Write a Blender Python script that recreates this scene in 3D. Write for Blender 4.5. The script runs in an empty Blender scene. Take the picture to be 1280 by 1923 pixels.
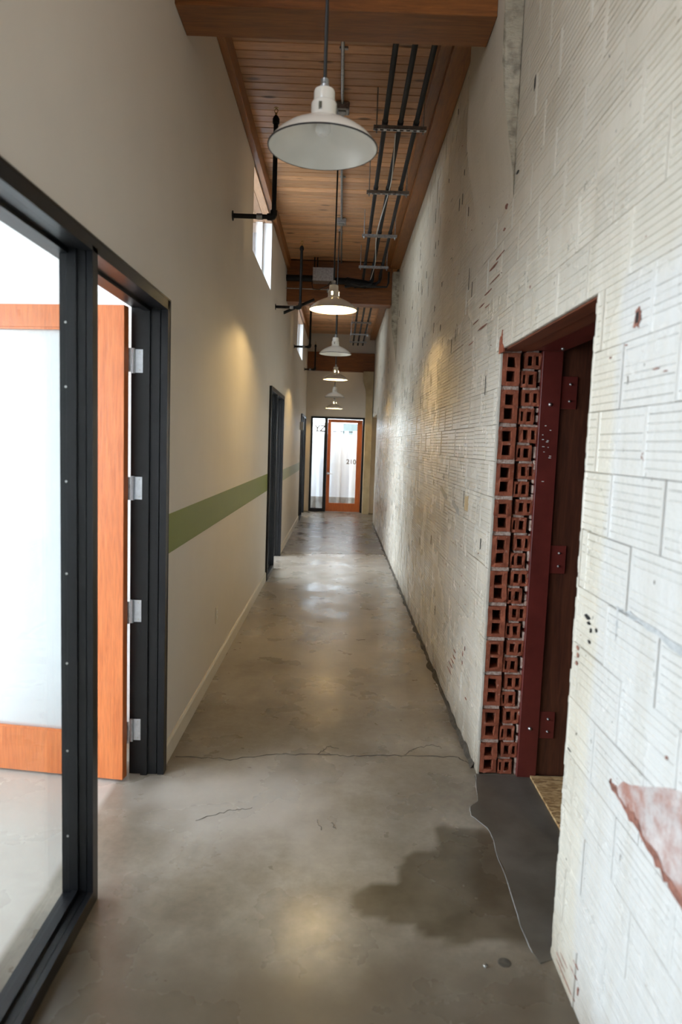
import bpy, bmesh, math, random
from mathutils import Vector, Matrix, noise
random.seed(7)
PI = math.pi
sc = bpy.context.scene
C = sc.collection

# ------------------------------------------------------------ camera
XL, XR, YE = -0.812, 0.73, 16.1          # left wall, right wall, end wall
HC, FPX = 1.6, 1285.4
yaw, pitch, roll = 0.0049, -0.0988, 0.0354
fw = Vector((math.sin(yaw)*math.cos(pitch), math.cos(yaw)*math.cos(pitch), math.sin(pitch)))
rt = Vector((math.cos(yaw), -math.sin(yaw), 0)); up = rt.cross(fw)
r2 = rt*math.cos(roll)+up*math.sin(roll); u2 = -rt*math.sin(roll)+up*math.cos(roll)
cd = bpy.data.cameras.new('camera'); cam = bpy.data.objects.new('camera', cd); C.objects.link(cam)
mw = Matrix.Identity(4)
for i in range(3):
    mw[i][0] = r2[i]; mw[i][1] = u2[i]; mw[i][2] = -fw[i]
mw[0][3], mw[1][3], mw[2][3] = 0, 0, HC
cam.matrix_world = mw
cd.sensor_fit = 'HORIZONTAL'; cd.sensor_width = 24.0; cd.lens = 24.0*FPX/1280
cd.clip_start = 0.02
cd.dof.use_dof = True; cd.dof.focus_distance = 5.2; cd.dof.aperture_fstop = 2.6
sc.camera = cam

# ------------------------------------------------------------ world and exposure
w = bpy.data.worlds.new('world'); sc.world = w; w.use_nodes = True
w.node_tree.nodes['Background'].inputs[0].default_value = (0.77, 0.875, 1.0, 1)
w.node_tree.nodes['Background'].inputs[1].default_value = 13.0
sc.view_settings.view_transform = 'Standard'; sc.view_settings.look = 'None'
sc.view_settings.gamma = 1.0; sc.view_settings.use_curve_mapping = False
sc.view_settings.exposure = 0.0
sc.cycles.use_denoising = True
sc.cycles.use_guiding = True
sc.cycles.use_adaptive_sampling = False
sc.cycles.max_bounces = 14; sc.cycles.diffuse_bounces = 9; sc.cycles.glossy_bounces = 6
sc.cycles.transparent_max_bounces = 16; sc.cycles.transmission_bounces = 8
sc.cycles.sample_clamp_indirect = 8.0

def portal(x, y, z, sx, sy, rot):
    l = bpy.data.lights.new('window_portal', 'AREA'); l.shape = 'RECTANGLE'; l.size = sx; l.size_y = sy
    l.cycles.is_portal = True
    o = bpy.data.objects.new('window_portal', l); o.location = (x, y, z); o.rotation_euler = rot; C.objects.link(o)
SKY = (0.77, 0.875, 1.0); SKYL = 4.0
def window_and_fill_light(x, y, z, sx, sy, rot, k=1.):
    # overcast sky filling a window opening or, once, an added fill panel
    l = bpy.data.lights.new('window_and_fill_light', 'AREA'); l.shape = 'RECTANGLE'; l.size = sx; l.size_y = sy
    l.color = SKY; l.energy = PI*sx*sy*SKYL*k
    o = bpy.data.objects.new('window_and_fill_light', l); o.location = (x, y, z); o.rotation_euler = rot; C.objects.link(o)
# area lights emit along local -Z ; these look into the building
RX = (0, -PI/2, 0)   # facing +x
window_and_fill_light(-4.59, 1.0, 1.55, 2.3, 4.2, RX)       # office window beside the camera
window_and_fill_light(-4.59, 8.6, 1.55, 2.3, 6.0, RX)       # second office
window_and_fill_light(-4.59, 14.6, 1.55, 2.3, 2.6, RX)      # third office
window_and_fill_light(-0.95, .68, 3.59, .70, 1.5, RX, 1.75)   # clerestory above the first doorway, out of frame
window_and_fill_light(0, -3.15, 1.9, 1.1, 2.6, (PI/2, 0, 0), .25)   # added fill panel, no opening in the wall behind the camera
portal(-0.97, 6.875, 3.59, .70, 1.5, RX)     # clerestory windows
portal(-0.97, 13.1, 3.59, .70, 1.6, RX)
portal(-0.07, 16.2, 1.1, 1.22, 2.2, (-PI/2, 0, 0))   # glazed end door, facing -y

# ------------------------------------------------------------ materials
class T:
    def __init__(s, name, rough=.5, metal=0., spec=.5):
        s.m = bpy.data.materials.new(name); s.m.use_nodes = True; s.nt = s.m.node_tree
        s.b = s.nt.nodes['Principled BSDF']; s.b.inputs['Roughness'].default_value = rough
        s.b.inputs['Metallic'].default_value = metal; s.b.inputs['Specular IOR Level'].default_value = spec
    def n(s, t, **k):
        o = s.nt.nodes.new('ShaderNode'+t)
        for a, v in k.items(): setattr(o, a, v)
        return o
    def l(s, a, b): s.nt.links.new(a, b)
    def val(s, sock, v):
        if hasattr(v, 'is_linked') or isinstance(v, bpy.types.NodeSocket): s.l(v, sock)
        else: sock.default_value = v
    def pos(s, scale=(1, 1, 1), loc=(0, 0, 0), obj=False):
        m = s.n('Mapping'); m.inputs['Scale'].default_value = scale; m.inputs['Location'].default_value = loc
        if obj: s.l(s.n('TexCoord').outputs['Object'], m.inputs[0])
        else: s.l(s.n('NewGeometry').outputs['Position'], m.inputs[0])
        return m.outputs[0]
    def noise(s, vec, scale, detail=4, rough=.55, dist=0.):
        o = s.n('TexNoise'); s.l(vec, o.inputs['Vector']); o.inputs['Scale'].default_value = scale
        o.inputs['Detail'].default_value = detail; o.inputs['Roughness'].default_value = rough
        o.inputs['Distortion'].default_value = dist
        return o.outputs['Fac']
    def ramp(s, fac, stops, ease=False):
        o = s.n('ValToRGB'); s.l(fac, o.inputs[0]); e = o.color_ramp.elements
        if ease: o.color_ramp.interpolation = 'EASE'
        while len(e) < len(stops): e.new(.5)
        for q, (p, c) in zip(e, stops):
            q.position = p
            q.color = (c, c, c, 1) if isinstance(c, (int, float)) else (*c, 1)
        return o.outputs[0]
    def mix(s, f, a, b, mode='MIX'):
        o = s.n('Mix', data_type='RGBA', blend_type=mode); s.val(o.inputs[0], f)
        for k, v in ((6, a), (7, b)):
            if isinstance(v, tuple): o.inputs[k].default_value = (*v, 1)
            else: s.l(v, o.inputs[k])
        return o.outputs[2]
    def math(s, op, a, b=0.):
        o = s.n('Math', operation=op); s.val(o.inputs[0], a); s.val(o.inputs[1], b); return o.outputs[0]
    def color(s, c):
        if isinstance(c, tuple): s.b.inputs['Base Color'].default_value = (*c, 1)
        else: s.l(c, s.b.inputs['Base Color'])
    def bump(s, h, strength=.2, dist=.01):
        o = s.n('Bump'); o.inputs['Strength'].default_value = strength; o.inputs['Distance'].default_value = dist
        s.l(h, o.inputs['Height']); s.l(o.outputs[0], s.b.inputs['Normal'])
    def rnd(s): return s.n('ObjectInfo').outputs['Random']
    def xyz(s):
        o = s.n('SeparateXYZ'); s.l(s.n('NewGeometry').outputs['Position'], o.inputs[0]); return o.outputs

def plain(name, c, rough=.5, metal=0., spec=.5, var=.12, sc_=20, bump=.05):
    t = T(name, rough, metal, spec); p = t.pos()
    f = t.ramp(t.noise(p, sc_), [(.3, 1-var), (.7, 1+var*.4)])
    t.color(t.mix(1., c, f, 'MULTIPLY'))
    if bump: t.bump(t.noise(p, sc_*6), bump, .002)
    return t.m

MT = {}
MT['plaster'] = plain('painted plaster', (.70, .655, .59), .55, var=.03, sc_=3, bump=.12)
MT['endplaster'] = plain('end wall plaster', (.70, .63, .54), .6, var=.04, sc_=3)
MT['green'] = plain('green paint', (.185, .225, .022), .5, var=.04, sc_=4)
MT['paleg'] = plain('pale sage paint', (.36, .42, .33), .5, var=.04, sc_=4)
MT['base'] = plain('cream baseboard paint', (.68, .63, .53), .4, var=.05, sc_=8)
MT['room'] = plain('white office paint', (.84, .84, .83), .6, var=.02, sc_=3)
MT['black'] = plain('black painted steel', (.0065, .0068, .008), .34, spec=.36, var=.3, sc_=8)
MT['bronze'] = plain('dark bronze edge', (.045, .036, .026), .3, metal=.4, var=.1)
MT['steel'] = plain('brushed steel', (.55, .57, .6), .35, 1., var=.15, sc_=60)
MT['galv'] = plain('galvanised steel', (.42, .43, .44), .42, .9, var=.35, sc_=40)
MT['iron'] = plain('black iron pipe', (.010, .009, .009), .5, spec=.25, var=.3, sc_=30)
MT['pvc'] = plain('dark grey conduit', (.016, .017, .020), .55, spec=.25, var=.2, sc_=12)
MT['brass'] = plain('brass', (.5, .33, .12), .3, 1.)
MT['cable'] = plain('black cable', (.01, .01, .01), .5)
MT['whitecable'] = plain('white cable', (.55, .55, .52), .5)
MT['white'] = plain('white plastic', (.75, .75, .72), .4)
MT['enamel'] = plain('white enamel', (.80, .79, .73), .16, spec=.6, var=.02)
MT['rimblack'] = plain('black enamel rim', (.015, .015, .02), .3)
MT['bulb'] = plain('frosted bulb', (.8, .8, .78), .3)
MT['redsteel'] = plain('red primed steel', (.12, .021, .016), .36, spec=.4, var=.25, sc_=9, bump=.1)
MT['bolt'] = plain('zinc bolt', (.5, .5, .48), .35, .9)
MT['dark'] = plain('dark cavity', (.03, .025, .02), .8)
MT['ltan'] = plain('taupe paint', (.55, .42, .24), .6)
MT['sign'] = plain('sign plate', (.6, .6, .58), .4)
MT['chip'] = plain('exposed clay', (.27, .11, .075), .8, var=.5, sc_=60, bump=.3)
MT['greymortar'] = plain('bare grey mortar', (.44, .44, .43), .8, var=.3, sc_=50, bump=.3)
MT['blackhole'] = plain('deep hole', (.012, .01, .009), .9)
MT['crack'] = plain('crack line', (.06, .05, .04), .8)
MT['grime_and_tone'] = plain('crumbled dirt', (.075, .062, .045), .9, var=.6, sc_=40, bump=.5)
MT['roof'] = plain('roof deck', (.1, .09, .08), .9)
MT['frost'] = None

def glow(name, c, s):
    t = T(name); t.color(c); t.b.inputs['Emission Color'].default_value = (*c, 1); t.b.inputs['Emission Strength'].default_value = s
    return t.m
t = T('lit bulb'); out = [n for n in t.nt.nodes if n.type == 'OUTPUT_MATERIAL'][0]
em = t.n('Emission'); em.inputs[0].default_value = (1, .74, .42, 1); em.inputs[1].default_value = 14; tr = t.n('BsdfTransparent'); ms = t.n('AddShader')
t.l(em.outputs[0], ms.inputs[0]); t.l(tr.outputs[0], ms.inputs[1]); t.l(ms.outputs[0], out.inputs[0]); MT['litbulb'] = t.m

def glass(name, tint=(.97, .985, .98), refl=1.45, haze=0.):
    t = T(name); nt = t.nt
    out = [n for n in nt.nodes if n.type == 'OUTPUT_MATERIAL'][0]
    lw = t.n('LayerWeight'); lw.inputs['Blend'].default_value = .5
    f = t.math('ADD', t.math('MULTIPLY', t.math('POWER', lw.outputs['Facing'], 5.), .8), .025)
    tr = t.n('BsdfTransparent'); tr.inputs[0].default_value = (*tint, 1)
    g = t.n('BsdfGlossy'); g.inputs['Roughness'].default_value = .01
    m = t.n('MixShader'); t.l(f, m.inputs[0]); t.l(tr.outputs[0], m.inputs[1]); t.l(g.outputs[0], m.inputs[2])
    last = m.outputs[0]
    if haze:
        d = t.n('BsdfTranslucent'); d.inputs[0].default_value = (.9, .93, .94, 1)
        d2 = t.n('BsdfDiffuse'); d2.inputs[0].default_value = (.9, .93, .94, 1)
        mm = t.n('MixShader'); mm.inputs[0].default_value = .4; t.l(d.outputs[0], mm.inputs[1]); t.l(d2.outputs[0], mm.inputs[2])
        m2 = t.n('MixShader'); m2.inputs[0].default_value = haze; t.l(last, m2.inputs[1]); t.l(mm.outputs[0], m2.inputs[2])
        last = m2.outputs[0]
    t.l(last, out.inputs[0]); return t.m
MT['glass'] = glass('clear glass')
MT['frost'] = glass('filmed door glass', haze=.45)

def wood(name, base, dark, rough, grain='x', knots=True, per=True, spec=.5, var=.35):
    t = T(name, rough, spec=spec)
    s = {'x': (1.2, 14, 14), 'y': (14, 1.2, 14), 'z': (14, 14, 1.2)}[grain]
    p = t.pos(s)
    if per:
        a = t.n('VectorMath', operation='ADD'); t.l(p, a.inputs[0])
        cb = t.n('CombineXYZ'); r = t.math('MULTIPLY', t.rnd(), 37.)
        for i in range(3): t.l(r, cb.inputs[i])
        t.l(cb.outputs[0], a.inputs[1]); p = a.outputs[0]
    g = t.noise(p, 2.2, 6, .6, 1.2)
    col = t.mix(t.ramp(g, [(.32, 0.), (.68, 1.)]), dark, base)
    fine = t.noise(p, 9, 3); col = t.mix(1., col, t.ramp(fine, [(.35, .86), (.65, 1.06)]), 'MULTIPLY')
    if per:
        col = t.mix(1., col, t.ramp(t.rnd(), [(0, 1-var), (1, 1+var*.35)]), 'MULTIPLY')
    if knots:
        v = t.n('TexVoronoi'); s2 = {'x': (3.0, 7, 7), 'y': (7, 3., 7), 'z': (7, 7, 3.)}[grain]
        t.l(t.pos(s2), v.inputs[0]); v.inputs['Scale'].default_value = 1.0
        k = t.ramp(v.outputs['Distance'], [(.10, 0.), (.20, 1.)])
        col = t.mix(k, tuple(c*.30 for c in dark), col)
    t.color(col); t.bump(fine, .12, .003); return t.m
MT['plank'] = wood('pine ceiling planks', (.72, .395, .20), (.56, .28, .125), .36)
MT['beam'] = wood('stained beam wood', (.27, .092, .018), (.15, .046, .008), .42, 'x', False, False)
MT['ledger'] = wood('stained ledger wood', (.30, .112, .024), (.19, .066, .012), .42, 'y', False, False)
MT['soffit'] = wood('pale soffit wood', (.42, .24, .13), (.34, .18, .09), .45, 'y', False)
MT['doorwood'] = wood('orange fir door', (.63, .19, .055), (.52, .135, .036), .3, 'z', False, False)
MT['doorwood2'] = wood('orange fir end door', (.50, .13, .028), (.38, .085, .018), .3, 'z', False, False)
MT['darkwood'] = wood('dark stained planks', (.105, .033, .016), (.05, .015, .008), .42, 'z', True, False)
MT['lintel'] = wood('red brown lintel wood', (.21, .06, .025), (.10, .028, .013), .5, 'y', False, False)

# OSB
t = T('strand board', .7); v = t.n('TexVoronoi'); t.l(t.pos((1, 2.2, 1)), v.inputs[0]); v.inputs['Scale'].default_value = 45
g = t.n('SeparateColor'); t.l(v.outputs['Color'], g.inputs[0])
t.color(t.ramp(g.outputs[0], [(0, (.22, .12, .045)), (.5, (.42, .26, .11)), (1, (.58, .40, .20))])); t.bump(g.outputs[1], .4, .003); MT['osb'] = t.m

# clay (brick ends)
t = T('terracotta', .75, spec=.3); p = t.pos()
c = t.ramp(t.noise(p, 30, 6), [(.3, (.20, .052, .026)), (.7, (.36, .105, .052))])
t.color(t.mix(t.ramp(t.noise(p, 55, 3), [(.62, 0.), (.72, .5)]), c, (.50, .33, .26))); t.bump(t.noise(p, 120, 4), .5, .004); MT['clay'] = t.m
t = T('pinkish mortar', .85, spec=.3); p = t.pos()
t.color(t.ramp(t.noise(p, 70, 5), [(.3, (.30, .17, .12)), (.55, (.55, .42, .35)), (.8, (.68, .60, .54))])); t.bump(t.noise(p, 150, 4), .8, .006); MT['mortar'] = t.m

t = T('broken clay with plaster', .85, spec=.3); p = t.pos()
t.color(t.mix(t.ramp(t.noise(p, 9, 6, .7), [(.42, 0.), (.62, 1.)]), t.ramp(t.noise(p, 5, 5), [(.3, (.40, .35, .33)), (.7, (.58, .52, .49))]), (.34, .17, .13))); t.bump(t.noise(p, 40, 5), .9, .012); MT['pinkcore'] = t.m
# painted clay tile wall
t = T('painted clay tile', .36); p = t.pos(); q = t.xyz()
c = t.ramp(t.noise(p, 1.1, 5), [(.2, (.55, .50, .405)), (.8, (.69, .645, .565))])
bk = t.n('VectorMath', operation='SNAP'); t.l(p, bk.inputs[0]); bk.inputs[1].default_value = (10, .30, .1717)
wn = t.n('TexWhiteNoise'); t.l(bk.outputs[0], wn.inputs[0])
c = t.mix(1., c, t.ramp(wn.outputs['Value'], [(0, .93), (1, 1.05)]), 'MULTIPLY')
wz = t.math('MULTIPLY', t.ramp(t.math('ADD', t.math('MULTIPLY', q[1], .25), t.math('MULTIPLY', t.noise(p, 3, 3), .02)), [(.470, 1.), (.480, 0.)]), t.ramp(t.math('ADD', t.math('MULTIPLY', q[2], .25), t.math('MULTIPLY', t.noise(p, 4, 3), .06)), [(.53, 1.), (.56, 0.)]))
c = t.mix(t.math('MULTIPLY', wz, .75), c, (.60, .59, .575))
# vertical run marks
sm = t.noise(t.pos((1, 7, .7)), 1.5, 4)
c = t.mix(t.ramp(sm, [(.45, 0.), (.9, .4)]), c, (.42, .35, .24))
# upper zone browner: the weaker light up there painted into the colour
zz = t.ramp(t.math('MULTIPLY', q[2], .25), [(.55, 0.), (.78, 1.)])
up_ = t.math('MULTIPLY', zz, t.ramp(t.noise(p, 1.7, 3), [(.15, .45), (.85, .9)]))
c = t.mix(up_, c, (.40, .34, .245))
# flaked spots showing clay
pf = t.noise(t.pos((1, .55, 1)), 26, 3, .6)
big = t.noise(p, .8, 2)
fl = t.math('MULTIPLY', t.ramp(pf, [(.72, 0.), (.74, 1.)]), t.ramp(big, [(.42, 0.), (.6, 1.)]))
c = t.mix(fl, c, (.22, .085, .055))
dk = t.ramp(t.noise(t.pos((1, 1, .6), (3, 7, 1)), 34, 2), [(.735, 0.), (.76, .9)])
c = t.mix(dk, c, (.09, .075, .06))
# dirt along the floor
gl = t.ramp(t.math('ADD', q[2], t.math('MULTIPLY', t.noise(p, 7, 4), .22)), [(.11, 1.), (.30, 0.)])
c = t.mix(t.math('MULTIPLY', gl, .55), c, (.25, .19, .12))
t.color(c)
t.l(t.math('ADD', t.ramp(t.noise(p, 2.2, 4), [(.3, .17), (.7, .34)]), t.math('MULTIPLY', zz, .3)), t.b.inputs['Roughness'])
hb = t.math('ADD', t.noise(p, 45, 4), t.math('MULTIPLY', t.noise(t.pos((1, .25, 1)), 120, 2), .5))
t.bump(hb, .5, .006); MT['tile'] = t.m

# rough concrete of the columns
t = T('painted concrete', .7); p = t.pos()
t.color(t.ramp(t.noise(p, 4, 6), [(.3, (.30, .26, .18)), (.7, (.50, .44, .34))])); t.bump(t.noise(p, 22, 6), .8, .02); MT['conc'] = t.m
t = T('rough shaded corbel side', .7); p = t.pos()
t.color(t.mix(t.ramp(t.noise(p, 18, 5), [(.45, 0.), (.7, .8)]), t.ramp(t.noise(p, 4, 6), [(.3, (.36, .31, .22)), (.7, (.50, .44, .33))]), (.14, .115, .08)))
t.bump(t.noise(t.pos((1, 1, 3)), 24, 6), .9, .02); MT['corbelmat'] = t.m
t = T('tan painted concrete', .6); p = t.pos()
t.color(t.ramp(t.noise(p, 4, 6), [(.3, (.33, .25, .13)), (.7, (.46, .36, .21))])); t.bump(t.noise(p, 30, 5), .4, .01); MT['tanconc'] = t.m

# polished floor slab; attributes stain / dark come from the mesh
t = T('polished concrete', .3); p = t.pos()
c = t.ramp(t.noise(p, 1.6, 7, .6, .4), [(.25, (.15, .125, .09)), (.5, (.27, .235, .185)), (.75, (.38, .34, .28))])
c = t.mix(t.ramp(t.noise(t.pos((.8, 1, 1), (5, 2, 0)), 3.1, 6, .62), [(.38, 0.), (.85, .8)]), c, (.16, .125, .085))
c = t.mix(1., c, t.ramp(t.noise(p, 22, 6, .75), [(.3, .78), (.7, 1.12)]), 'MULTIPLY')
at = t.n('Attribute', attribute_name='stain'); c = t.mix(at.outputs['Fac'], c, t.mix(t.ramp(t.noise(p, 6, 5), [(.35, 0.), (.65, 1.)]), (.055, .041, .022), (.11, .088, .058)))
ad = t.n('Attribute', attribute_name='grime_and_tone'); c = t.mix(ad.outputs['Fac'], c, (.085, .064, .042))
ap = t.n('Attribute', attribute_name='pale'); c = t.mix(ap.outputs['Fac'], c, (.50, .46, .41))
t.color(c)
t.l(t.ramp(t.noise(p, 2.6, 5), [(.3, .20), (.7, .40)]), t.b.inputs['Roughness'])
t.bump(t.noise(p, 9, 3), .05, .01); MT['floor'] = t.m
t = T('dark patch concrete', .38); p = t.pos()
t.color(t.ramp(t.noise(p, 5, 6), [(.3, (.07, .062, .048)), (.7, (.13, .118, .098))])); t.bump(t.noise(p, 30, 3), .08, .01); MT['patch'] = t.m
MT['ground'] = plain('outdoor paving', (.5, .5, .48), .8)
t = T('curtain cloth', .9); p = t.pos((9, 1, .5))
t.color(t.ramp(t.noise(p, 1., 3), [(.2, (.74, .77, .84)), (.8, (.84, .86, .90))])); MT['curtain'] = t.m
MT['pinkbrick'] = plain('pinkish brick', (.085, .055, .052), .8, var=.4, sc_=6)
MT['greenpanel'] = plain('grey green panel', (.13, .16, .15), .6)
MT['greycloth'] = plain('grey dust cloth', (.42, .40, .37), .9, var=.3, sc_=8)
MT['ltan2'] = plain('number vinyl', (.20, .18, .16), .6)
MT['letter'] = plain('grey lettering', (.16, .15, .15), .6)

# ------------------------------------------------------------ helpers
def add_box(bm, x0, x1, y0, y1, z0, z1, bev=0.):
    vs = [bm.verts.new((x, y, z)) for z in (z0, z1) for y in (y0, y1) for x in (x0, x1)]
    fs = []
    for f in ((0, 2, 3, 1), (4, 5, 7, 6), (0, 1, 5, 4), (2, 6, 7, 3), (0, 4, 6, 2), (1, 3, 7, 5)):
        fs.append(bm.faces.new([vs[i] for i in f]))
    if bev:
        es = list({e for f in fs for e in f.edges})
        bmesh.ops.bevel(bm, geom=es, offset=bev, segments=1, affect='EDGES')
def add_tube(bm, pts, r, n=10, cap=True):
    pts = [Vector(p) for p in pts]; rings = []
    ref = None
    for i, p in enumerate(pts):
        d = (pts[min(i+1, len(pts)-1)]-pts[max(i-1, 0)]).normalized()
        if ref is None:
            ref = Vector((0, 0, 1)) if abs(d.z) < .9 else Vector((1, 0, 0))
        a = d.cross(ref).normalized(); b = a.cross(d).normalized(); ref = b
        rr = r[i] if isinstance(r, (list, tuple)) else r
        rings.append([bm.verts.new(p+(a*math.cos(2*PI*k/n)+b*math.sin(2*PI*k/n))*rr) for k in range(n)])
    for q0, q1 in zip(rings, rings[1:]):
        for k in range(n):
            bm.faces.new((q0[k], q0[(k+1) % n], q1[(k+1) % n], q1[k]))
    if cap:
        bm.faces.new(rings[0][::-1]); bm.faces.new(rings[-1])
def add_lathe(bm, prof, n=32, cx=0, cy=0, skip=None):
    rings = [[bm.verts.new((cx+r*math.cos(2*PI*k/n), cy+r*math.sin(2*PI*k/n), z)) for k in range(n)] for r, z in prof]
    for i, (a, b) in enumerate(zip(rings, rings[1:])):
        for k in range(n):
            if skip and skip(i, k): continue
            bm.faces.new((a[k], a[(k+1) % n], b[(k+1) % n], b[k]))
def add_prism(bm, pts, axis, a0, a1):
    def P(u, v, w_):
        return {'x': (w_, u, v), 'y': (u, w_, v), 'z': (u, v, w_)}[axis]
    A = [bm.verts.new(P(u, v, a0)) for u, v in pts]; B = [bm.verts.new(P(u, v, a1)) for u, v in pts]
    bm.faces.new(A[::-1]); bm.faces.new(B)
    for i in range(len(pts)):
        j = (i+1) % len(pts); bm.faces.new((A[i], A[j], B[j], B[i]))
def obj(name, bm, mat, parent=None, smooth=False, kind=None, label=None):
    bmesh.ops.recalc_face_normals(bm, faces=bm.faces)
    me = bpy.data.meshes.new(name); bm.to_mesh(me); bm.free()
    if smooth:
        for f in me.polygons: f.use_smooth = True
        try: me.set_sharp_from_angle(angle=math.radians(40))
        except Exception: pass
    me.materials.append(MT[mat])
    o = bpy.data.objects.new(name, me); C.objects.link(o)
    if parent: o.parent = parent
    if kind: o['kind'] = kind
    if label: o['label'] = label
    return o
def box(name, x0, x1, y0, y1, z0, z1, mat, parent=None, bev=0., **k):
    bm = bmesh.new(); add_box(bm, min(x0, x1), max(x0, x1), min(y0, y1), max(y0, y1), min(z0, z1), max(z0, z1), bev)
    return obj(name, bm, mat, parent, **k)
def tube(name, pts, r, mat, parent=None, n=10, **k):
    bm = bmesh.new(); add_tube(bm, pts, r, n); return obj(name, bm, mat, parent, smooth=True, **k)
def empty(name, loc=(0, 0, 0)):
    o = bpy.data.objects.new(name, None); C.objects.link(o); o.location = loc; o.empty_display_size = .1; return o
def tag(o, label, cat, group=None):
    o['label'] = label; o['category'] = cat
    if group: o['group'] = group
    return o
def struct(o, label=None, cat=None):
    o['kind'] = 'structure'
    if label: o['label'] = label
    if cat: o['category'] = cat
    return o
def wall_cells(bm, x0, x1, ys, zs, holes):
    ys = sorted(set(ys+[v for h in holes for v in h[:2]])); zs = sorted(set(zs+[v for h in holes for v in h[2:]]))
    for a, b in zip(ys, ys[1:]):
        run = None
        for c_, d in zip(zs, zs[1:]):
            ym, zm = (a+b)/2, (c_+d)/2
            if not any(h[0] < ym < h[1] and h[2] < zm < h[3] for h in holes): add_box(bm, x0, x1, a, b, c_, d)
copy_of = {}
def dup(root, loc):
    r = root.copy(); C.objects.link(r); r.location = loc
    for ch in list(root.children):
        c_ = ch.copy(); C.objects.link(c_); c_.parent = r
        for g_ in ch.children:
            d = g_.copy(); C.objects.link(d); d.parent = c_
    return r

# ------------------------------------------------------------ floor
def smooth01(x): x = max(0., min(1., x)); return x*x*(3-2*x)
def stain_f(x, y):
    n1 = noise.noise(Vector((x*5, y*5, 1.3)))*.10+noise.noise(Vector((x*14, y*14, 4.)))*.03
    d = 9
    for cx, cy, rx, ry in ((.60, 2.42, .16, .28), (.46, 2.40, .16, .17), (.30, 2.27, .14, .09), (.55, 2.2, .2, .1)):
        d = min(d, math.hypot((x-cx)/rx, (y-cy)/ry)-1)
    return smooth01((.04-d*.14-n1*.5)/.02+.5)*.9
def floor_mesh():
    me = bpy.data.meshes.new('floor'); V = []; F = []; S = []; G = []; Pl = []
    xs = [-4.6, -3.4, -2.2, -1.5]+[-1.0+i*.03 for i in range(68)]+[1.6]
    ys = [-3.2, -1.5, 0, .6]+[1.0+i*.03 for i in range(100)]+[4.03+i*.12 for i in range(1, 101)]+[16.12+.3*i for i in range(1, 8)]
    for y in ys:
        for x in xs:
            V.append((x, y, 0)); S.append(stain_f(x, y) if y < 3.4 else 0)
            n_ = noise.noise(Vector((x*3, y*2.2, 0)))+.5*noise.noise(Vector((x*9, y*7, 3)))
            g_ = 0
            # darker blotches: near left frame, near wall, mid corridor, far slab
            g_ = max(g_, .55*smooth01(1.1-math.hypot((x+.33)/.42, (y-2.0)/.22)+n_*.7))
            g_ = max(g_, .5*smooth01(1.0-math.hypot((x-.2)/.9, (y-1.75)/.12)+n_*.5))
            g_ = max(g_, .6*smooth01(1.0-math.hypot((x-.66)/.24, (y-6.6)/.55)+n_*.5))
            g_ = max(g_, .4*smooth01(.8-math.hypot((x+.62)/.2, (y-7.0)/1.6)+n_*.5))
            g_ = max(g_, .45*smooth01(.9-math.hypot((x+.0)/.5, (y-6.2)/.35)+n_*.9))
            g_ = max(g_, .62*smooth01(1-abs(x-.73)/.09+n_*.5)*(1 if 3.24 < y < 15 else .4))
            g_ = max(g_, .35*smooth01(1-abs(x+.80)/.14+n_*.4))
            g_ = max(g_, .85*smooth01((2.25-y)/.45+n_*.35))  # floor turns darker towards the camera end
            if y > 10.03: g_ = max(g_, .62+n_*.15)
            G.append(max(0, min(1, g_)))
            Pl.append(.8 if x < -.97 else .6*smooth01(1.2-math.hypot((x+.35)/.65, (y-2.95)/.5)+n_*.5)*(1-S[-1]) if y < 4 else .35*smooth01(.7+n_)*(1 if y < 9.9 else 0))
    nx = len(xs)
    for j in range(len(ys)-1):
        for i in range(nx-1):
            a = j*nx+i; F.append((a, a+1, a+nx+1, a+nx))
    me.from_pydata(V, [], F); me.materials.append(MT['floor'])
    for nm, arr in (('stain', S), ('grime_and_tone', G), ('pale', Pl)):
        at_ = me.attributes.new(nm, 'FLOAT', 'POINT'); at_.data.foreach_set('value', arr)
    o = bpy.data.objects.new('floor', me); C.objects.link(o); return o
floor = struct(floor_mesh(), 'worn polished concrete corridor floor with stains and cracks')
bm = bmesh.new()
add_prism(bm, [(.727, 3.236), (.715, 3.216), (.705, 3.10), (.686, 2.978), (.640, 2.93), (.632, 2.85), (.66, 2.80), (.683, 2.76), (.690, 2.68), (.680, 2.588), (.690, 2.48), (.682, 2.389), (.668, 2.16), (.674, 2.041), (.685, 1.996), (.74, 2.02), (.988, 2.03), (.988, 3.236)], 'z', .0005, .0022)
obj('dark_patch', bm, 'patch', floor, label='dark grey cement patch in the doorway')
def ribbon(pts, wd, z0=.0006, z1=.0016, jit=.01, seg=10):
    b_ = bmesh.new(); P = []
    for (a, b2) in zip(pts, pts[1:]):
        for k in range(seg):
            f = k/seg; P.append((a[0]+(b2[0]-a[0])*f+random.uniform(-jit, jit)*.4, a[1]+(b2[1]-a[1])*f+random.uniform(-jit, jit)))
    P.append(pts[-1])
    pr = None
    for i, (x, y) in enumerate(P):
        q = P[min(i+1, len(P)-1)]; r_ = P[max(i-1, 0)]; dx, dy = q[0]-r_[0], q[1]-r_[1]; L_ = math.hypot(dx, dy) or 1
        w_ = wd*random.uniform(.3, 1.2)*.5; nx_, ny_ = -dy/L_*w_, dx/L_*w_
        cu = [b_.verts.new((x+nx_, y+ny_, z0)), b_.verts.new((x-nx_, y-ny_, z0)), b_.verts.new((x+nx_*.6, y+ny_*.6, z1)), b_.verts.new((x-nx_*.6, y-ny_*.6, z1))]
        if pr:
            b_.faces.new((pr[0], cu[0], cu[2], pr[2])); b_.faces.new((pr[2], cu[2], cu[3], pr[3])); b_.faces.new((pr[3], cu[3], cu[1], pr[1]))
        pr = cu
    return b_
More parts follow.
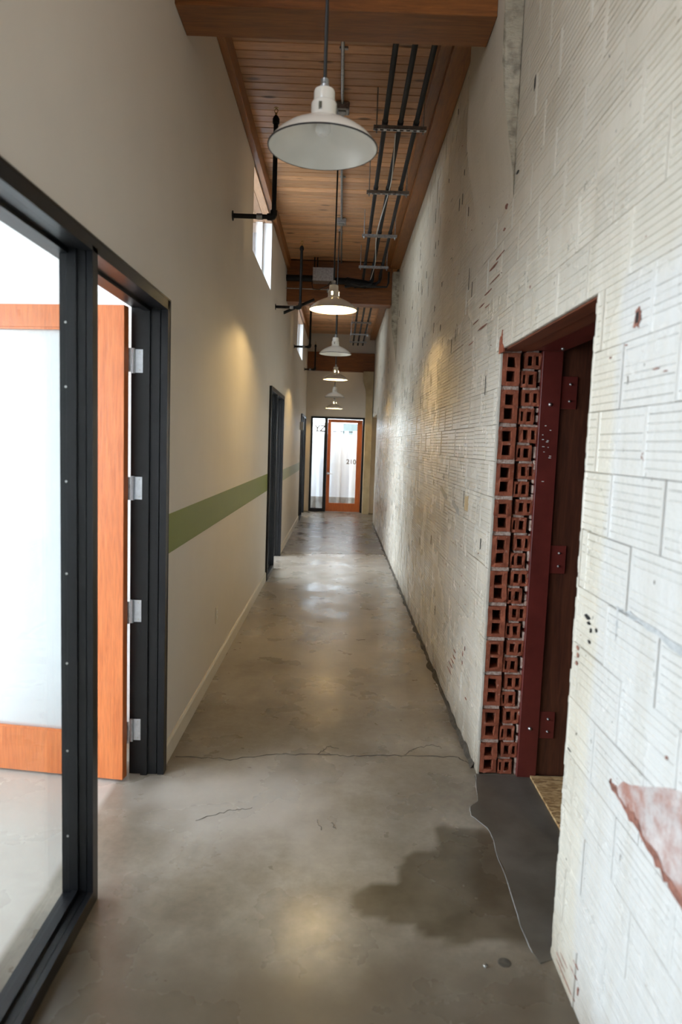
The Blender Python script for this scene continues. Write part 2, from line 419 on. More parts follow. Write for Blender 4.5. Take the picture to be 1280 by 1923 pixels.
for pts, wd in (([(-.775, 3.33), (-.5, 3.31), (-.3, 3.38), (-.049, 3.40), (.1, 3.39), (.4, 3.42), (.672, 3.42), (.72, 3.35)], .0065), ([(-.06, 3.40), (.0, 3.50), (.05, 3.47)], .003),
                ([(.39, 3.42), (.45, 3.5), (.56, 3.56), (.60, 3.52)], .003), ([(-.55, 2.75), (-.42, 2.83), (-.33, 2.86)], .003), ([(-.04, 2.78), (-.02, 2.70)], .002), ([(.02, 2.76), (.04, 2.71)], .002)):
    obj('floor_crack', ribbon(pts, wd), 'crack', floor)
obj('slab_joint', ribbon([(-.80, 9.78), (-.2, 9.9), (.1, 9.95), (.70, 10.03)], .02, jit=.002, seg=4), 'crack', floor)
obj('patch_edge', ribbon([(.725, 3.236), (.703, 3.10), (.684, 2.978), (.638, 2.93), (.630, 2.85), (.681, 2.76), (.688, 2.68), (.678, 2.588), (.680, 2.389), (.666, 2.16), (.672, 2.04)], .0022, .0022, .003, .005, 4), 'greymortar', floor, label='pale crumbly edge of the patch')
for k in range(14):
    x, y = random.uniform(-.4, .6), random.uniform(5.5, 9); a = random.uniform(-.05, .05)
    obj('scuff', ribbon([(x, y), (x+random.uniform(.02, .08), y+random.uniform(-.03, .03))], .006, seg=3), 'crack', floor)
bm = bmesh.new(); add_lathe(bm, [(.0, .0012), (.018, .0016), (.021, .0004)], 20, .572, 1.996); obj('round_stain', bm, 'grime_and_tone', floor, label='small dark oval spot')
bm = bmesh.new(); add_lathe(bm, [(.0, .010), (.006, .009), (.007, .006), (.003, .004), (.003, 0)], 12, .507, 1.975); tag(obj('floor_bolt', bm, 'bolt', smooth=True), 'small shiny bolt head sticking out of the floor near the right doorway', 'bolt')
# crumbled joint between the slab and the tile wall
bm = bmesh.new(); pr = None
y = 3.3
while y < 13.9:
    wv = .012+.022*abs(noise.noise(Vector((0, y*4, 2))))*2; hv = .012+.05*abs(noise.noise(Vector((3, y*5, 2))))
    cu = [bm.verts.new((.7285-wv, y, .0008)), bm.verts.new((.7285-wv*.5, y, .004+hv*.25)), bm.verts.new((.7285, y, hv))]
    if pr:
        for i in range(2): bm.faces.new((pr[i], cu[i], cu[i+1], pr[i+1]))
    pr = cu; y += .03
obj('crumbled_edge', bm, 'grime_and_tone', floor, kind='stuff', label='dark crumbled mortar along the wall base')

# ------------------------------------------------------------ right wall
CH = .1717
OPEN = (2.03, 3.24, 0., 12*CH)
ALC = (14.0, 16.099, 0., 13*CH)
bm = bmesh.new()
wall_cells(bm, .741, .99, [-3.2, 16.098], [0, 4.2], [(2.03, 3.56, 0., 2.165), ALC])
wallR = struct(obj('wall_right', bm, 'tile'), 'painted hollow clay tile wall, white and chipped')
cp = Vector((0, 0, HC))
def project(P):
    d = Vector(P)-cp; k = d.dot(fw)
    return (640+FPX*d.dot(r2)/k, 961.5-FPX*d.dot(u2)/k) if k > .05 else None
BT = .0125
def block_profile(H, seed):
    R_ = random.Random(seed); p = [(0, .004), (.0015, 0)]
    n_ = max(2, round(H/.0213)); st = H/n_
    for i in range(1, n_):
        if R_.random() < .08: continue
        z = i*st+R_.uniform(-.0012, .0012); dp = R_.uniform(.0022, .0046); hw = R_.uniform(.0016, .0030)
        p += [(z-hw, 0), (z, dp), (z+hw, 0)]
    p += [(H-.0015, 0), (H, .004)]
    return p
def add_block(bm, x, y0, z0, L, H, seed, tilt=0.):
    pr = block_profile(H, seed); R_ = random.Random(seed+999)
    off = R_.uniform(-.0012, .0012)
    bw = min(.011, L*.2); ra, rb = (R_.choice((0, -.0012, -.0018)) for _ in (0, 1))
    e = [0, .0015, bw, bw+.002, L-bw-.002, L-bw, L-.0015, L]; dx = [.004, ra, ra, 0, 0, rb, rb, .004]
    rows = []
    for z, d in pr: rows.append([bm.verts.new((x+off+dx[i]+(d if i in (3, 4) or d == .004 else 0), y0+e[i], z0+z)) for i in range(8)])
    for a, b in zip(rows, rows[1:]):
        for i in range(7): bm.faces.new((a[i], a[i+1], b[i+1], b[i]))
    # backs: return to the bedding
    bk_ = [bm.verts.new((x+BT, y0, z0)), bm.verts.new((x+BT, y0+L, z0)), bm.verts.new((x+BT, y0+L, z0+H)), bm.verts.new((x+BT, y0, z0+H))]
    bm.faces.new([bk_[0], bk_[1]]+rows[0][::-1]); bm.faces.new([bk_[2], bk_[3]]+rows[-1])
    bm.faces.new([bk_[3], bk_[0]]+[r_[0] for r_ in rows]); bm.faces.new([bk_[1], bk_[2]]+[r_[7] for r_ in rows][::-1])
BL = .302
blocks = []
ncourse = 24
for c_ in range(ncourse):
    z0 = c_*CH; z1 = min((c_+1)*CH, 4.09)
    sh = (c_ % 2)*.5*BL+random.uniform(-.02, .02)
    y = -.3+sh
    while y < 16.1:
        ya, yb = y, min(y+BL, 16.1); y += BL
        spans = [(ya, yb)]
        for o_ in (OPEN, ALC):
            if z0 < o_[3]-.01:
                ns = []
                for a, b in spans:
                    if b <= o_[0] or a >= o_[1]: ns.append((a, b)); continue
                    if a < o_[0]: ns.append((a, o_[0]+random.uniform(-.008, .006)))
                    if b > o_[1]: ns.append((o_[1], b))
                spans = ns
        for a, b in spans:
            if b-a < .02: continue
            g = random.uniform(.0002, .0014); gz = random.choice((.0002, .0002, .0003, .0006, .0016))
            blocks.append((a+g, z0+gz, b-a-2*g, z1-z0-2*gz))
def area_of(b):
    q = [project((XR, b[0]+dy, b[1]+dz)) for dy, dz in ((0, 0), (b[2], 0), (b[2], b[3]), (0, b[3]))]
    if any(v is None for v in q): return 0
    if not any(-20 < x < 1300 and -20 < y < 1940 for x, y in q): return 0
    return .5*abs(sum(q[i][0]*q[(i+1) % 4][1]-q[(i+1) % 4][0]*q[i][1] for i in range(4)))
blocks.sort(key=area_of, reverse=True)
cache = {}
for i, (y0, z0, L, H) in enumerate(blocks[:300]):
    key = (round(L, 2), round(H, 2), i % 9)
    if key not in cache:
        bm = bmesh.new(); add_block(bm, 0, 0, 0, L, H, hash(key) % 9999 if False else (i*31) % 9973)
        bmesh.ops.recalc_face_normals(bm, faces=bm.faces)
        me = bpy.data.meshes.new('clay_tile'); bm.to_mesh(me); bm.free(); me.materials.append(MT['tile']); cache[key] = me
    o = bpy.data.objects.new('clay_tile', cache[key]); C.objects.link(o); o.parent = wallR
    o.location = (XR+random.uniform(-.0006, .0006), y0, z0)
bm = bmesh.new()
for i, (y0, z0, L, H) in enumerate(blocks[300:]): add_block(bm, XR, y0, z0, L, H, i)
obj('clay_tiles', bm, 'tile', wallR, kind='stuff')

def blob(name, pts, mat, parent, x=XR, th=.0035, out=.0022, jit=.006, sub=4, **k):
    # irregular flake of real thickness lying on the wall face (y,z outline)
    P = []
    for (a, b) in zip(pts, pts[1:]+pts[:1]):
        for i in range(sub):
            f = i/sub; P.append((a[0]+(b[0]-a[0])*f+random.uniform(-jit, jit), a[1]+(b[1]-a[1])*f+random.uniform(-jit, jit)))
    b_ = bmesh.new(); add_prism(b_, P, 'x', x-out, x-out+th); return obj(name, b_, mat, parent, **k)
# broken tile recess (course 4) : rough clay back and shards
BB = [b for b in blocks if 4*CH-.01 < b[1] < 4*CH+.01]
blob('broken_tile_core', [(1.685, .755), (1.55, .825), (1.35, .915), (1.15, .97), (1.15, .66), (1.31, .69), (1.42, .713), (1.56, .735), (1.64, .742)], 'pinkcore', wallR, out=.002, jit=.006, label='broken tile showing pinkish rough clay')
blob('broken_edge', [(1.15, .648), (1.31, .682), (1.42, .704), (1.56, .727), (1.69, .748), (1.685, .762), (1.64, .750), (1.55, .748), (1.42, .722), (1.30, .708), (1.15, .69)], 'chip', wallR, out=.0035, jit=.010, th=.007, sub=7)
# bare mortar streaks and knocked off flakes
for pts in ([(1.72, 1.205), (1.66, 1.212), (1.55, 1.210), (1.38, 1.205), (1.30, 1.203), (1.30, 1.185), (1.40, 1.186), (1.56, 1.197), (1.66, 1.202)],
            [(1.732, 1.205), (1.724, 1.205), (1.722, 1.12), (1.729, 1.12)]):
    blob('bare_mortar', pts, 'greymortar', wallR, jit=.004, out=.0015)
for pts in ([(1.765, 1.92), (1.735, 1.915), (1.725, 1.945), (1.735, 1.965), (1.755, 1.96)],):
    blob('clay_gouge', pts, 'chip', wallR, jit=.004, out=.002, label='gouge showing red clay')
    blob('gouge_hollow', [(1.752, 1.925), (1.735, 1.925), (1.735, 1.955), (1.75, 1.95)], 'blackhole', wallR, jit=.002, out=.0026, sub=2)
chips = bmesh.new(); dark = bmesh.new()
def chip(bmx, y, z, ry, rz, slope=0.):
    P = []
    for i in range(7):
        a = 2*PI*i/7; u = math.cos(a)*ry*random.uniform(.6, 1.2); v = math.sin(a)*rz*random.uniform(.35, 1.0)
        P.append((y+u, z+v+u*slope))
    add_prism(bmx, P, 'x', XR-.0022, XR+.001)
for y, z, ry, rz in ((1.99, 1.02, .010, .012), (1.985, 1.0, .009, .010), (1.99, .975, .008, .009), (1.95, .05, .05, .003), (1.90, .03, .09, .003), (1.92, .075, .03, .0025), (1.84, .10, .03, .0025), (1.83, .135, .02, .0025), (1.80, .08, .004, .02), (1.62, 1.80, .018, .003), (1.57, 1.79, .012, .003), (1.42, .95, .006, .004), (1.9, 1.86, .008, .004), (1.80, 1.88, .008, .003),
                    (3.19, 2.95, .012, .06), (3.2, 2.87, .008, .03), (3.28, 2.72, .03, .02), (3.75, 2.75, .02, .012), (3.3, 2.62, .02, .014), (3.35, 2.52, .12, .006), (3.5, 2.5, .10, .008), (3.45, 2.43, .10, .005), (3.6, 2.40, .10, .005), (3.75, 2.36, .08, .005), (3.6, 2.33, .06, .004), (3.9, 2.30, .09, .004), (3.7, 2.24, .12, .006), (4.0, 2.2, .1, .004),
                    (4.0, .35, .05, .006), (4.05, .31, .06, .006), (4.1, .27, .07, .006), (4.0, .39, .04, .005), (4.15, .22, .08, .005), (3.75, .45, .006, .02), (3.75, .40, .006, .02), (3.7, .50, .006, .02), (3.6, .25, .02, .006)):
    chip(chips, y, z, ry, rz)
for k in range(90):
    y = random.choice((random.uniform(3.3, 6), random.uniform(5, 13))); z = random.uniform(.1, 3.6)
    chip(chips, y, z, random.uniform(.003, .012), random.uniform(.0015, .004))
obj('paint_chips', chips, 'chip', wallR, kind='stuff', label='flaked spots showing red clay')
for y, z, ry, rz in ((2.89, 3.06, .018, .035), (1.93, 1.13, .022, .009), (1.92, 1.115, .012, .006), (1.90, 1.10, .006, .012), (1.86, 1.11, .006, .009), (1.905, 1.065, .009, .010), (3.1, 2.80, .03, .008), (5.3, 2.5, .02, .05), (2.0, .70, .02, .004), (1.35, 1.35, .006, .006)):
    chip(dark, y, z, ry, rz)
for k in range(150):
    y = random.uniform(3.4, 13.5); z = random.choice((random.uniform(.2, 3.9), random.uniform(1.9, 3.6)))
    if random.random() < .75: chip(dark, y, z, .0012+y*.0004, random.uniform(.02, .08))
    else: chip(dark, y, z, random.uniform(.02, .06), .0015)
obj('open_joints', dark, 'blackhole', wallR, kind='stuff', label='short dark gaps in the joints')
blob('tan_patch', [(3.93, 1.25), (3.82, 1.25), (3.83, 1.33), (3.93, 1.33)], 'ltan', wallR, jit=.006, out=.0016)
for pts in ([(4.9, 1.33), (4.6, 1.28), (4.6, 1.25), (4.9, 1.30)], [(4.35, 1.27), (4.1, 1.23), (4.1, 1.20), (4.35, 1.24)]):
    blob('bare_mortar', pts, 'greymortar', wallR, jit=.008, out=.0015)
# ragged clay notch above the jamb
bm = bmesh.new(); add_prism(bm, [(3.165, 2.045), (3.262, 2.045), (3.262, 2.10), (3.245, 2.125), (3.235, 2.118), (3.215, 2.15), (3.205, 2.085), (3.175, 2.07)], 'x', XR-.003, XR+.004)
obj('clay_notch', bm, 'clay', wallR, label='ragged notch of red clay above the jamb')
# ragged near edge of the doorway
bm = bmesh.new(); z = 0
while z < 2.05:
    h_ = random.uniform(.01, .04); add_box(bm, XR+.001, XR+.05, 2.028, 2.034+random.uniform(0, .010), z, min(2.05, z+h_)); z += h_
obj('chipped_arris', bm, 'tile', wallR, kind='stuff')
box('return_face', .745, .99, 2.024, 2.031, 0, 2.06, 'clay', wallR)

# hollow clay bricks of the jamb, seen end on
def hollow(x0, x1, z0, z1, cells, y=3.24, dep=.27):
    bm = bmesh.new(); jx = lambda: random.uniform(-.0022, .0022)
    xs = sorted({x0, x1}|{c[i] for c in cells for i in (0, 1)}); zs = sorted({z0, z1}|{c[i] for c in cells for i in (2, 3)})
    g = {}
    for i, x in enumerate(xs):
        for j, z in enumerate(zs):
            g[i, j] = bm.verts.new((x+jx(), y+random.uniform(-.002, .002), z+jx()))
    for i in range(len(xs)-1):
        for j in range(len(zs)-1):
            xm, zm = (xs[i]+xs[i+1])/2, (zs[j]+zs[j+1])/2
            if any(c[0] < xm < c[1] and c[2] < zm < c[3] for c in cells):
                q = [g[i, j], g[i+1, j], g[i+1, j+1], g[i, j+1]]
                bq = [bm.verts.new((v.co.x, y+dep, v.co.z)) for v in q]
                for a in range(4): bm.faces.new((q[a], q[(a+1) % 4], bq[(a+1) % 4], bq[a]))
                bm.faces.new(bq)
            else: bm.faces.new((g[i, j], g[i+1, j], g[i+1, j+1], g[i, j+1]))
    # outer shell
    o4 = [bm.verts.new(v) for v in ((x0, y+.0005, z0), (x1, y+.0005, z0), (x1, y+.0005, z1), (x0, y+.0005, z1))]
    b4 = [bm.verts.new((v.co.x, y+dep+.01, v.co.z)) for v in o4]
    for a in range(4): bm.faces.new((o4[a], o4[(a+1) % 4], b4[(a+1) % 4], b4[a]))
    return bm
jamb = empty('brick_jamb', (.83, 3.24, 0)); 
tag(jamb, 'stack of cut hollow red clay bricks forming the far side of the right doorway', 'brickwork')
def jp(name, bm, mat, **k):
    bmesh.ops.translate(bm, vec=(-.83, -3.24, 0), verts=bm.verts); return obj(name, bm, mat, jamb, **k)
for k in range(12):
    z0 = k*CH+.010; z1 = (k+1)*CH-.010
    if k == 11: z1 -= .0
    a, b = .7425, .826; cw = (.763, .806)
    zm = (z0+z1)/2
    cells = [(cw[0], cw[1], z0+.018, zm-.008), (cw[0]+random.uniform(-.004, .004), cw[1], zm+.008, z1-.018)]
    bm = hollow(a, b, z0, z1, cells)
    jp('hollow_brick', bm, 'clay')
    bm = bmesh.new(); add_box(bm, a+.002, b+random.uniform(0, .008), 3.245+random.uniform(-.003, .003), 3.38, z1-.001, z1+.021, .003); jp('mortar_bed', bm, 'mortar')
    for half in (0, 1):
        r0 = k*CH+half*CH/2+.006; r1 = r0+CH/2-.012; zc0, zc1 = r0+.015, r1-.015
        dx = random.uniform(-.003, .003)
        if half == 0:
            x0, x1 = .833+dx, .903+dx; cells = [(.840+dx, .853+dx, zc0, zc1), (.868+dx, .893+dx, zc0, zc1)]
        else:
            x0, x1 = .846+dx, .924; cells = [(.860+dx, .884+dx, zc0, zc1), (.898+dx, .916, zc0, zc1)]
        bm = hollow(x0, x1, r0, r1, cells, y=3.242+random.uniform(0, .004)); jp('hollow_brick', bm, 'clay')
        bm = bmesh.new(); s_ = random.uniform(0, .02)
        add_box(bm, x0+s_, x1-random.uniform(0, .015), 3.250, 3.36, r1-.001, r1+.0125, .002)
        jp('mortar_bed', bm, 'mortar')
bm = bmesh.new(); add_box(bm, .742, .95, 3.53, 3.55, 0, 2.055); jp('backing', bm, 'mortar')
bm = bmesh.new(); z = 0
while z < 2.03:
    h_ = random.uniform(.02, .06); add_box(bm, .918, .928, 3.243+random.uniform(0, .01), 3.30, z, min(2.05, z+h_), .002); z += h_+random.uniform(0, .02)
jp('mortar_seam', bm, 'mortar', kind='stuff')

# red steel frame of that doorway
fr = empty('steel_doorway_frame', (.97, 3.24, 0)); tag(fr, 'dark red primed steel channel frame bolted inside the right doorway', 'door frame')
def at(par, name, bm, mat, **k):
    bmesh.ops.translate(bm, vec=-Vector(par.location), verts=bm.verts); return obj(name, bm, mat, par, **k)
bm = bmesh.new(); add_box(bm, .926, 1.018, 3.222, 3.232, 0, 2.062, .001); add_box(bm, .926, .934, 3.232, 3.30, 0, 2.062); add_box(bm, 1.010, 1.018, 3.232, 3.245, 0, 2.062); at(fr, 'channel_post', bm, 'redsteel')
bm = bmesh.new(); add_box(bm, .885, 1.016, 2.03, 3.222, 2.062, 2.072, .001); add_box(bm, 1.008, 1.016, 2.03, 3.222, 2.072, 2.14); at(fr, 'channel_header', bm, 'redsteel')
bm = bmesh.new(); add_box(bm, .926, 1.018, 2.035, 2.045, 0, 2.062, .001); at(fr, 'channel_post', bm, 'redsteel')
def bolt(par, x, y, z, r=.010, ax='y'):
    b_ = bmesh.new()
    if ax == 'y': add_tube(b_, [(x, y, z), (x, y-.004, z), (x, y-.008, z)], [r, r*.9, r*.4], 12)
    else: add_tube(b_, [(x, y, z), (x, y, z-.004), (x, y, z-.008)], [r, r*.9, r*.4], 12)
    return b_
for z in (1.818, .25): at(fr, 'bolt', bolt(fr, .972 if z > 1 else .975, 3.222, z, .009), 'bolt', smooth=True, label='zinc bolt')
at(fr, 'bolt', bolt(fr, .985, 3.13, 2.062, .009, 'z'), 'bolt', smooth=True, label='zinc bolt')
for z0, z1 in ((1.80, 1.95), (1.02, 1.155), (.20, .335)):
    bm = bmesh.new(); add_box(bm, 1.016, 1.095, 3.228, 3.2345, z0, z1, .001); p_ = at(fr, 'fixing_plate', bm, 'redsteel')
    for zz_ in (z0+.036, z1-.036):
        b_ = bolt(fr, 1.062, 3.228, zz_, .0065); bmesh.ops.translate(b_, vec=-Vector(fr.location), verts=b_.verts); obj('bolt', b_, 'bolt', p_, smooth=True)
rng = random.Random(3)
bm = bmesh.new()
for k in range(12):
    x = .965+rng.uniform(-.02, .03); z = rng.uniform(1.45, 1.72); a = rng.uniform(.0015, .006)
    add_box(bm, x-a, x+a, 3.2205, 3.2225, z-.0015, z+.0015)
at(fr, 'paint_scuffs', bm, 'white', kind='stuff', label='white paint scuffs')
# timber jamb lining behind the steel
lin = empty('timber_jamb_lining', (1.2, 3.24, 0)); tag(lin, 'dark brown timber planks lining the doorway behind the red steel', 'planks')
xx = 1.005
for wdt in (.165, .17, .19, .18):
    bm = bmesh.new(); add_box(bm, xx, xx+wdt-.003, 3.235, 3.275, .006, 2.12, .002); at(lin, 'plank', bm, 'darkwood'); xx += wdt
lt = empty('timber_lintel', (.8, 2.6, 2.06)); tag(lt, 'red brown timber lintel boards over the right doorway', 'lintel')
for a, b in ((.745, .812), (.816, .882)):
    bm = bmesh.new(); add_box(bm, a, b, 2.03, 3.36, 2.056+(a > .8)*.004, 2.12, .002); at(lt, 'board', bm, 'lintel')
bm = bmesh.new(); add_box(bm, .99, 1.715, 2.05, 3.220, .0008, .012); tag(obj('strand_board_sheet', bm, 'osb'), 'flaky yellow brown strand board sheet on the floor inside the right doorway', 'board')
bm = bmesh.new(); add_box(bm, 1.72, 1.78, 1.9, 3.4, 0, 2.3); add_box(bm, .99, 1.78, 1.88, 2.03, 0, 2.3); add_box(bm, 1.02, 1.78, 2.03, 3.4, 2.14, 2.3); add_box(bm, .991, 1.78, 3.28, 3.62, 0, 2.3)
struct(obj('wall_store', bm, 'dark'))

# concrete corbels / columns
def corbel(y0, y1, lab):
    bm = bmesh.new(); N = 14; pr = None
    prof = [(XR-.0014, 2.72), (.722, 2.80), (.700, 2.95), (.668, 3.12), (.645, 3.28), (.643, 3.60), (.643, 3.96), (XR-.0014, 3.96)]
    ys_ = [y0+(y1-y0)*i/6 for i in range(7)]
    rows = []
    for yy in ys_:
        rows.append([bm.verts.new((x+(noise.noise(Vector((yy*7, z*7, x*3)))*.012 if x < XR-.01 else 0), yy+(noise.noise(Vector((x*9, z*9, 2.)))*.015), z)) for x, z in prof])
    for a, b in zip(rows, rows[1:]):
        for i in range(len(prof)-1): bm.faces.new((a[i], a[i+1], b[i+1], b[i]))
    bm.faces.new(rows[0]); bm.faces.new(rows[-1][::-1])
    o = obj('concrete_corbel', bm, 'tile'); o.data.materials.append(MT['corbelmat'])
    for f in o.data.polygons:
        if f.normal.y < -.6: f.material_index = 1  # near side: rough concrete with the shade on it painted in
    return tag(o, lab, 'corbel')
corbel(3.16, 3.98, 'rough concrete corbel swelling from the tile wall under the nearest beam')
corbel(9.6, 10.25, 'rough concrete corbel on the tile wall under the middle beam')
bm = bmesh.new(); add_prism(bm, [(.565, 0), (.715, 0), (.715, 3.26), (.48, 3.26), (.48, 3.08), (.545, 2.86), (.56, 2.7)], 'y', 15.78, 16.09)
cl = tag(obj('concrete_column', bm, 'tanconc'), 'tan concrete column with flared top beside the end door', 'column')

# alcove beyond the right wall
bm = bmesh.new(); add_box(bm, .99, 1.9, 13.9, 14.0, 0, 2.3); add_box(bm, 1.8, 1.9, 14.0, 16.2, 0, 2.3); add_box(bm, .992, 1.9, 16.1, 16.25, 0, 2.6); add_box(bm, .99, 1.9, 13.9, 16.2, 2.24, 2.36)
struct(obj('wall_alcove', bm, 'ltan'))

# ------------------------------------------------------------ left wall
TH = .15
F1 = (.55, 3.175, 0, 2.216); F2 = (7.785, 9.58, 0, 2.225); F3 = (14.05, 15.72, 0, 2.19)
W1 = (6.10, 7.655, 3.236, 3.97); W2 = (12.3, 13.92, 3.225, 3.97)
bm = bmesh.new(); wall_cells(bm, XL-TH, XL, [-3.2, 16.098], [0, 4.2], [F1, F2, F3, (-.1, 1.46, 3.236, 3.97), W1, W2])
wallL = struct(obj('wall_left', bm, 'plaster'), 'smooth off-white painted wall with a green stripe')
box('green_stripe', XL-.001, XL+.0012, 3.176, 7.784, 1.043, 1.236, 'green', wallL, label='wide olive green painted stripe')
box('green_stripe', XL-.001, XL+.0012, 9.581, 14.049, 1.043, 1.205, 'paleg', wallL, label='pale sage painted stripe')
bm = bmesh.new()
for a, b in ((-3.2, .55), (3.175, 7.785), (9.58, 14.05), (15.72, 16.1)):
    add_prism(bm, [(XL, 0), (XL+.013, 0), (XL+.013, .088), (XL+.006, .10), (XL, .10)], 'y', a, b)
struct(obj('baseboard_left', bm, 'base'))

def frame_set(name, y0, y1, ztop, mull, lab, glass_mat='glass', doorside=True, wallface=None):
    """hollow metal frame: sidelight from y0 to mull, doorway from mull to y1"""
    root = empty(name, (XL-.06, (y0+y1)/2, 0)); root['kind'] = 'structure'; root['label'] = lab
    X0 = XL+.025                        # corridor face, proud of the wall
    def steps(bm, fn, k=1.):
        # (depth range, projection) : lip, rabbet, stop, rabbet
        for a, b, p in ((a*k, b*k, p) for a, b, p in ((0, .030, .046), (.030, .036, .026), (.036, .078, .042), (.078, .108, .056), (.108, .165, .040))):
            fn(bm, X0-b, X0-a, p)
    bm = bmesh.new(); steps(bm, lambda b_, xa, xb, p: add_box(b_, xa, xb, y1-p, y1, 0, ztop)); at(root, 'frame_jamb', bm, 'black')
    bm = bmesh.new(); steps(bm, lambda b_, xa, xb, p: add_box(b_, xa, xb, y0, y0+p, 0, ztop)); at(root, 'frame_jamb', bm, 'black')
    bm = bmesh.new(); steps(bm, lambda b_, xa, xb, p: add_box(b_, xa, xb, mull-p*.5, mull+p*.5, 0, ztop-.03), .64); at(root, 'frame_mullion', bm, 'black')
    bm = bmesh.new(); steps(bm, lambda b_, xa, xb, p: add_box(b_, xa, xb, y0+.02, y1-.02, ztop-p, ztop)); at(root, 'frame_head', bm, 'black')
    bm = bmesh.new(); steps(bm, lambda b_, xa, xb, p: add_box(b_, xa, xb, y0+.02, mull-.02, .0, p+.006), .64); at(root, 'frame_sill', bm, 'black')
    bm = bmesh.new(); add_box(bm, X0-.002, X0+.0015, y0-.003, y1+.003, ztop-.004, ztop+.003); add_box(bm, X0-.002, X0+.0015, y1-.003, y1+.003, 0, ztop)
    at(root, 'bright_edge', bm, 'bronze')
    bm = bmesh.new(); add_box(bm, X0-.082, X0-.076, y0+.03, mull-.018, .04, ztop-.04); at(root, 'glass_pane', bm, glass_mat)
    return root, X0
door1, X0 = frame_set('door_1', .55, 3.175, 2.216, 2.216, 'black steel frame with full-height sidelight and open orange glazed door')
bm = bmesh.new()
for z in (.25, .55, .85, 1.15, 1.45, 1.75, 1.95): add_tube(bm, [(X0-.086, 2.197, z), (X0-.086, 2.1945, z)], .004, 8)
at(door1, 'frame_screws', bm, 'bolt', kind='stuff')
# open leaf of door 1, swung into the office
hx, hy = -.948, 3.085
leaf = empty('door_leaf', (0, 0, 0)); leaf.parent = door1
leaf.location = Vector((hx, hy, .012))-Vector(door1.location); leaf.rotation_euler = (0, 0, PI-math.radians(7.5))
def lp(name, bm, mat, par=leaf, **k): return obj(name, bm, mat, par, **k)
W_, H_ = .90, 2.155
bm = bmesh.new()
add_box(bm, 0, .118, 0, .045, 0, H_, .002); add_box(bm, W_-.118, W_, 0, .045, 0, H_, .002)
add_box(bm, .117, W_-.117, .001, .044, 0, .205, .001); add_box(bm, .117, W_-.117, .001, .044, H_-.098, H_, .001)
lp('leaf_frame', bm, 'doorwood')
bm = bmesh.new()
for a in (0, 1):
    y_ = .004 if a == 0 else .033
    add_box(bm, .118, .128, y_, y_+.008, .205, H_-.098); add_box(bm, W_-.128, W_-.118, y_, y_+.008, .205, H_-.098)
    add_box(bm, .118, W_-.118, y_, y_+.008, .205, .215); add_box(bm, .118, W_-.118, y_, y_+.008, H_-.108, H_-.098)
lp('glazing_bead', bm, 'doorwood')
bm = bmesh.new(); add_box(bm, .12, W_-.12, .019, .026, .208, H_-.10); lp('glass_pane', bm, 'frost')
for zc in (1.939, 1.367, .794, .221):
    root = empty('hinge', (0, 0, 0)); root.parent = door1; root.location = Vector((-.940, 3.122, zc))-Vector(door1.location)
    bm = bmesh.new(); add_box(bm, .008, .058, .004, .0075, -.052, .052, .001); a_ = obj('jamb_plate', bm, 'steel', root)
    bm = bmesh.new(); add_box(bm, -.020, -.0, -.034, -.031, -.052, .052); obj('leaf_plate', bm, 'galv', root)
    bm = bmesh.new(); add_tube(bm, [(.003, -.002, -.055), (.003, -.002, .055)], .007, 10); obj('barrel', bm, 'steel', root, smooth=True)
    bm = bmesh.new()
    for (sx, sz) in ((.030, .040), (.045, .016), (.045, -.012), (.030, -.040)): add_tube(bm, [(sx, .004, sz), (sx, .0022, sz)], .0042, 8)
    obj('screws', bm, 'bolt', root)
door2, _ = frame_set('door_2', F2[0], F2[1], F2[3], 8.56, 'black steel frame with sidelight, middle doorway of the left wall')
door3, _ = frame_set('door_3', F3[0], F3[1], F3[3], 14.75, 'black steel frame of the farthest left doorway')

# offices beyond the left wall
bm = bmesh.new()
wall_cells(bm, -4.75, -4.6, [-3.2, 16.3], [-.1, 3.05], [(-1.1, 3.1, .4, 2.7), (5.6, 11.6, .4, 2.7), (13.3, 15.9, .4, 2.7)])
add_box(bm, -4.6, XL-TH, 3.40, 3.52, 0, 3.05); add_box(bm, -4.6, XL-TH, -3.35, -3.2, 0, 3.05)
add_box(bm, -4.6, XL-TH, 12.0, 12.12, 0, 3.05); add_box(bm, -4.6, XL-TH, 16.15, 16.3, 0, 3.05)
struct(obj('wall_office', bm, 'room'))
struct(box('ceiling_office', -4.75, XL-TH, -3.35, 16.3, 3.05, 3.15, 'room'))
struct(box('baseboard_office', -4.6, XL-TH, 3.388, 3.40, 0, .10, 'base'))
struct(box('ground', -40, 40, -40, 60, -.14, -.10, 'ground'))
for yy in (8.0, 14.3):
    struct(box('wall_parapet', -4.6, -.975, yy, yy+.3, 3.15, 5.2, 'pinkbrick'))
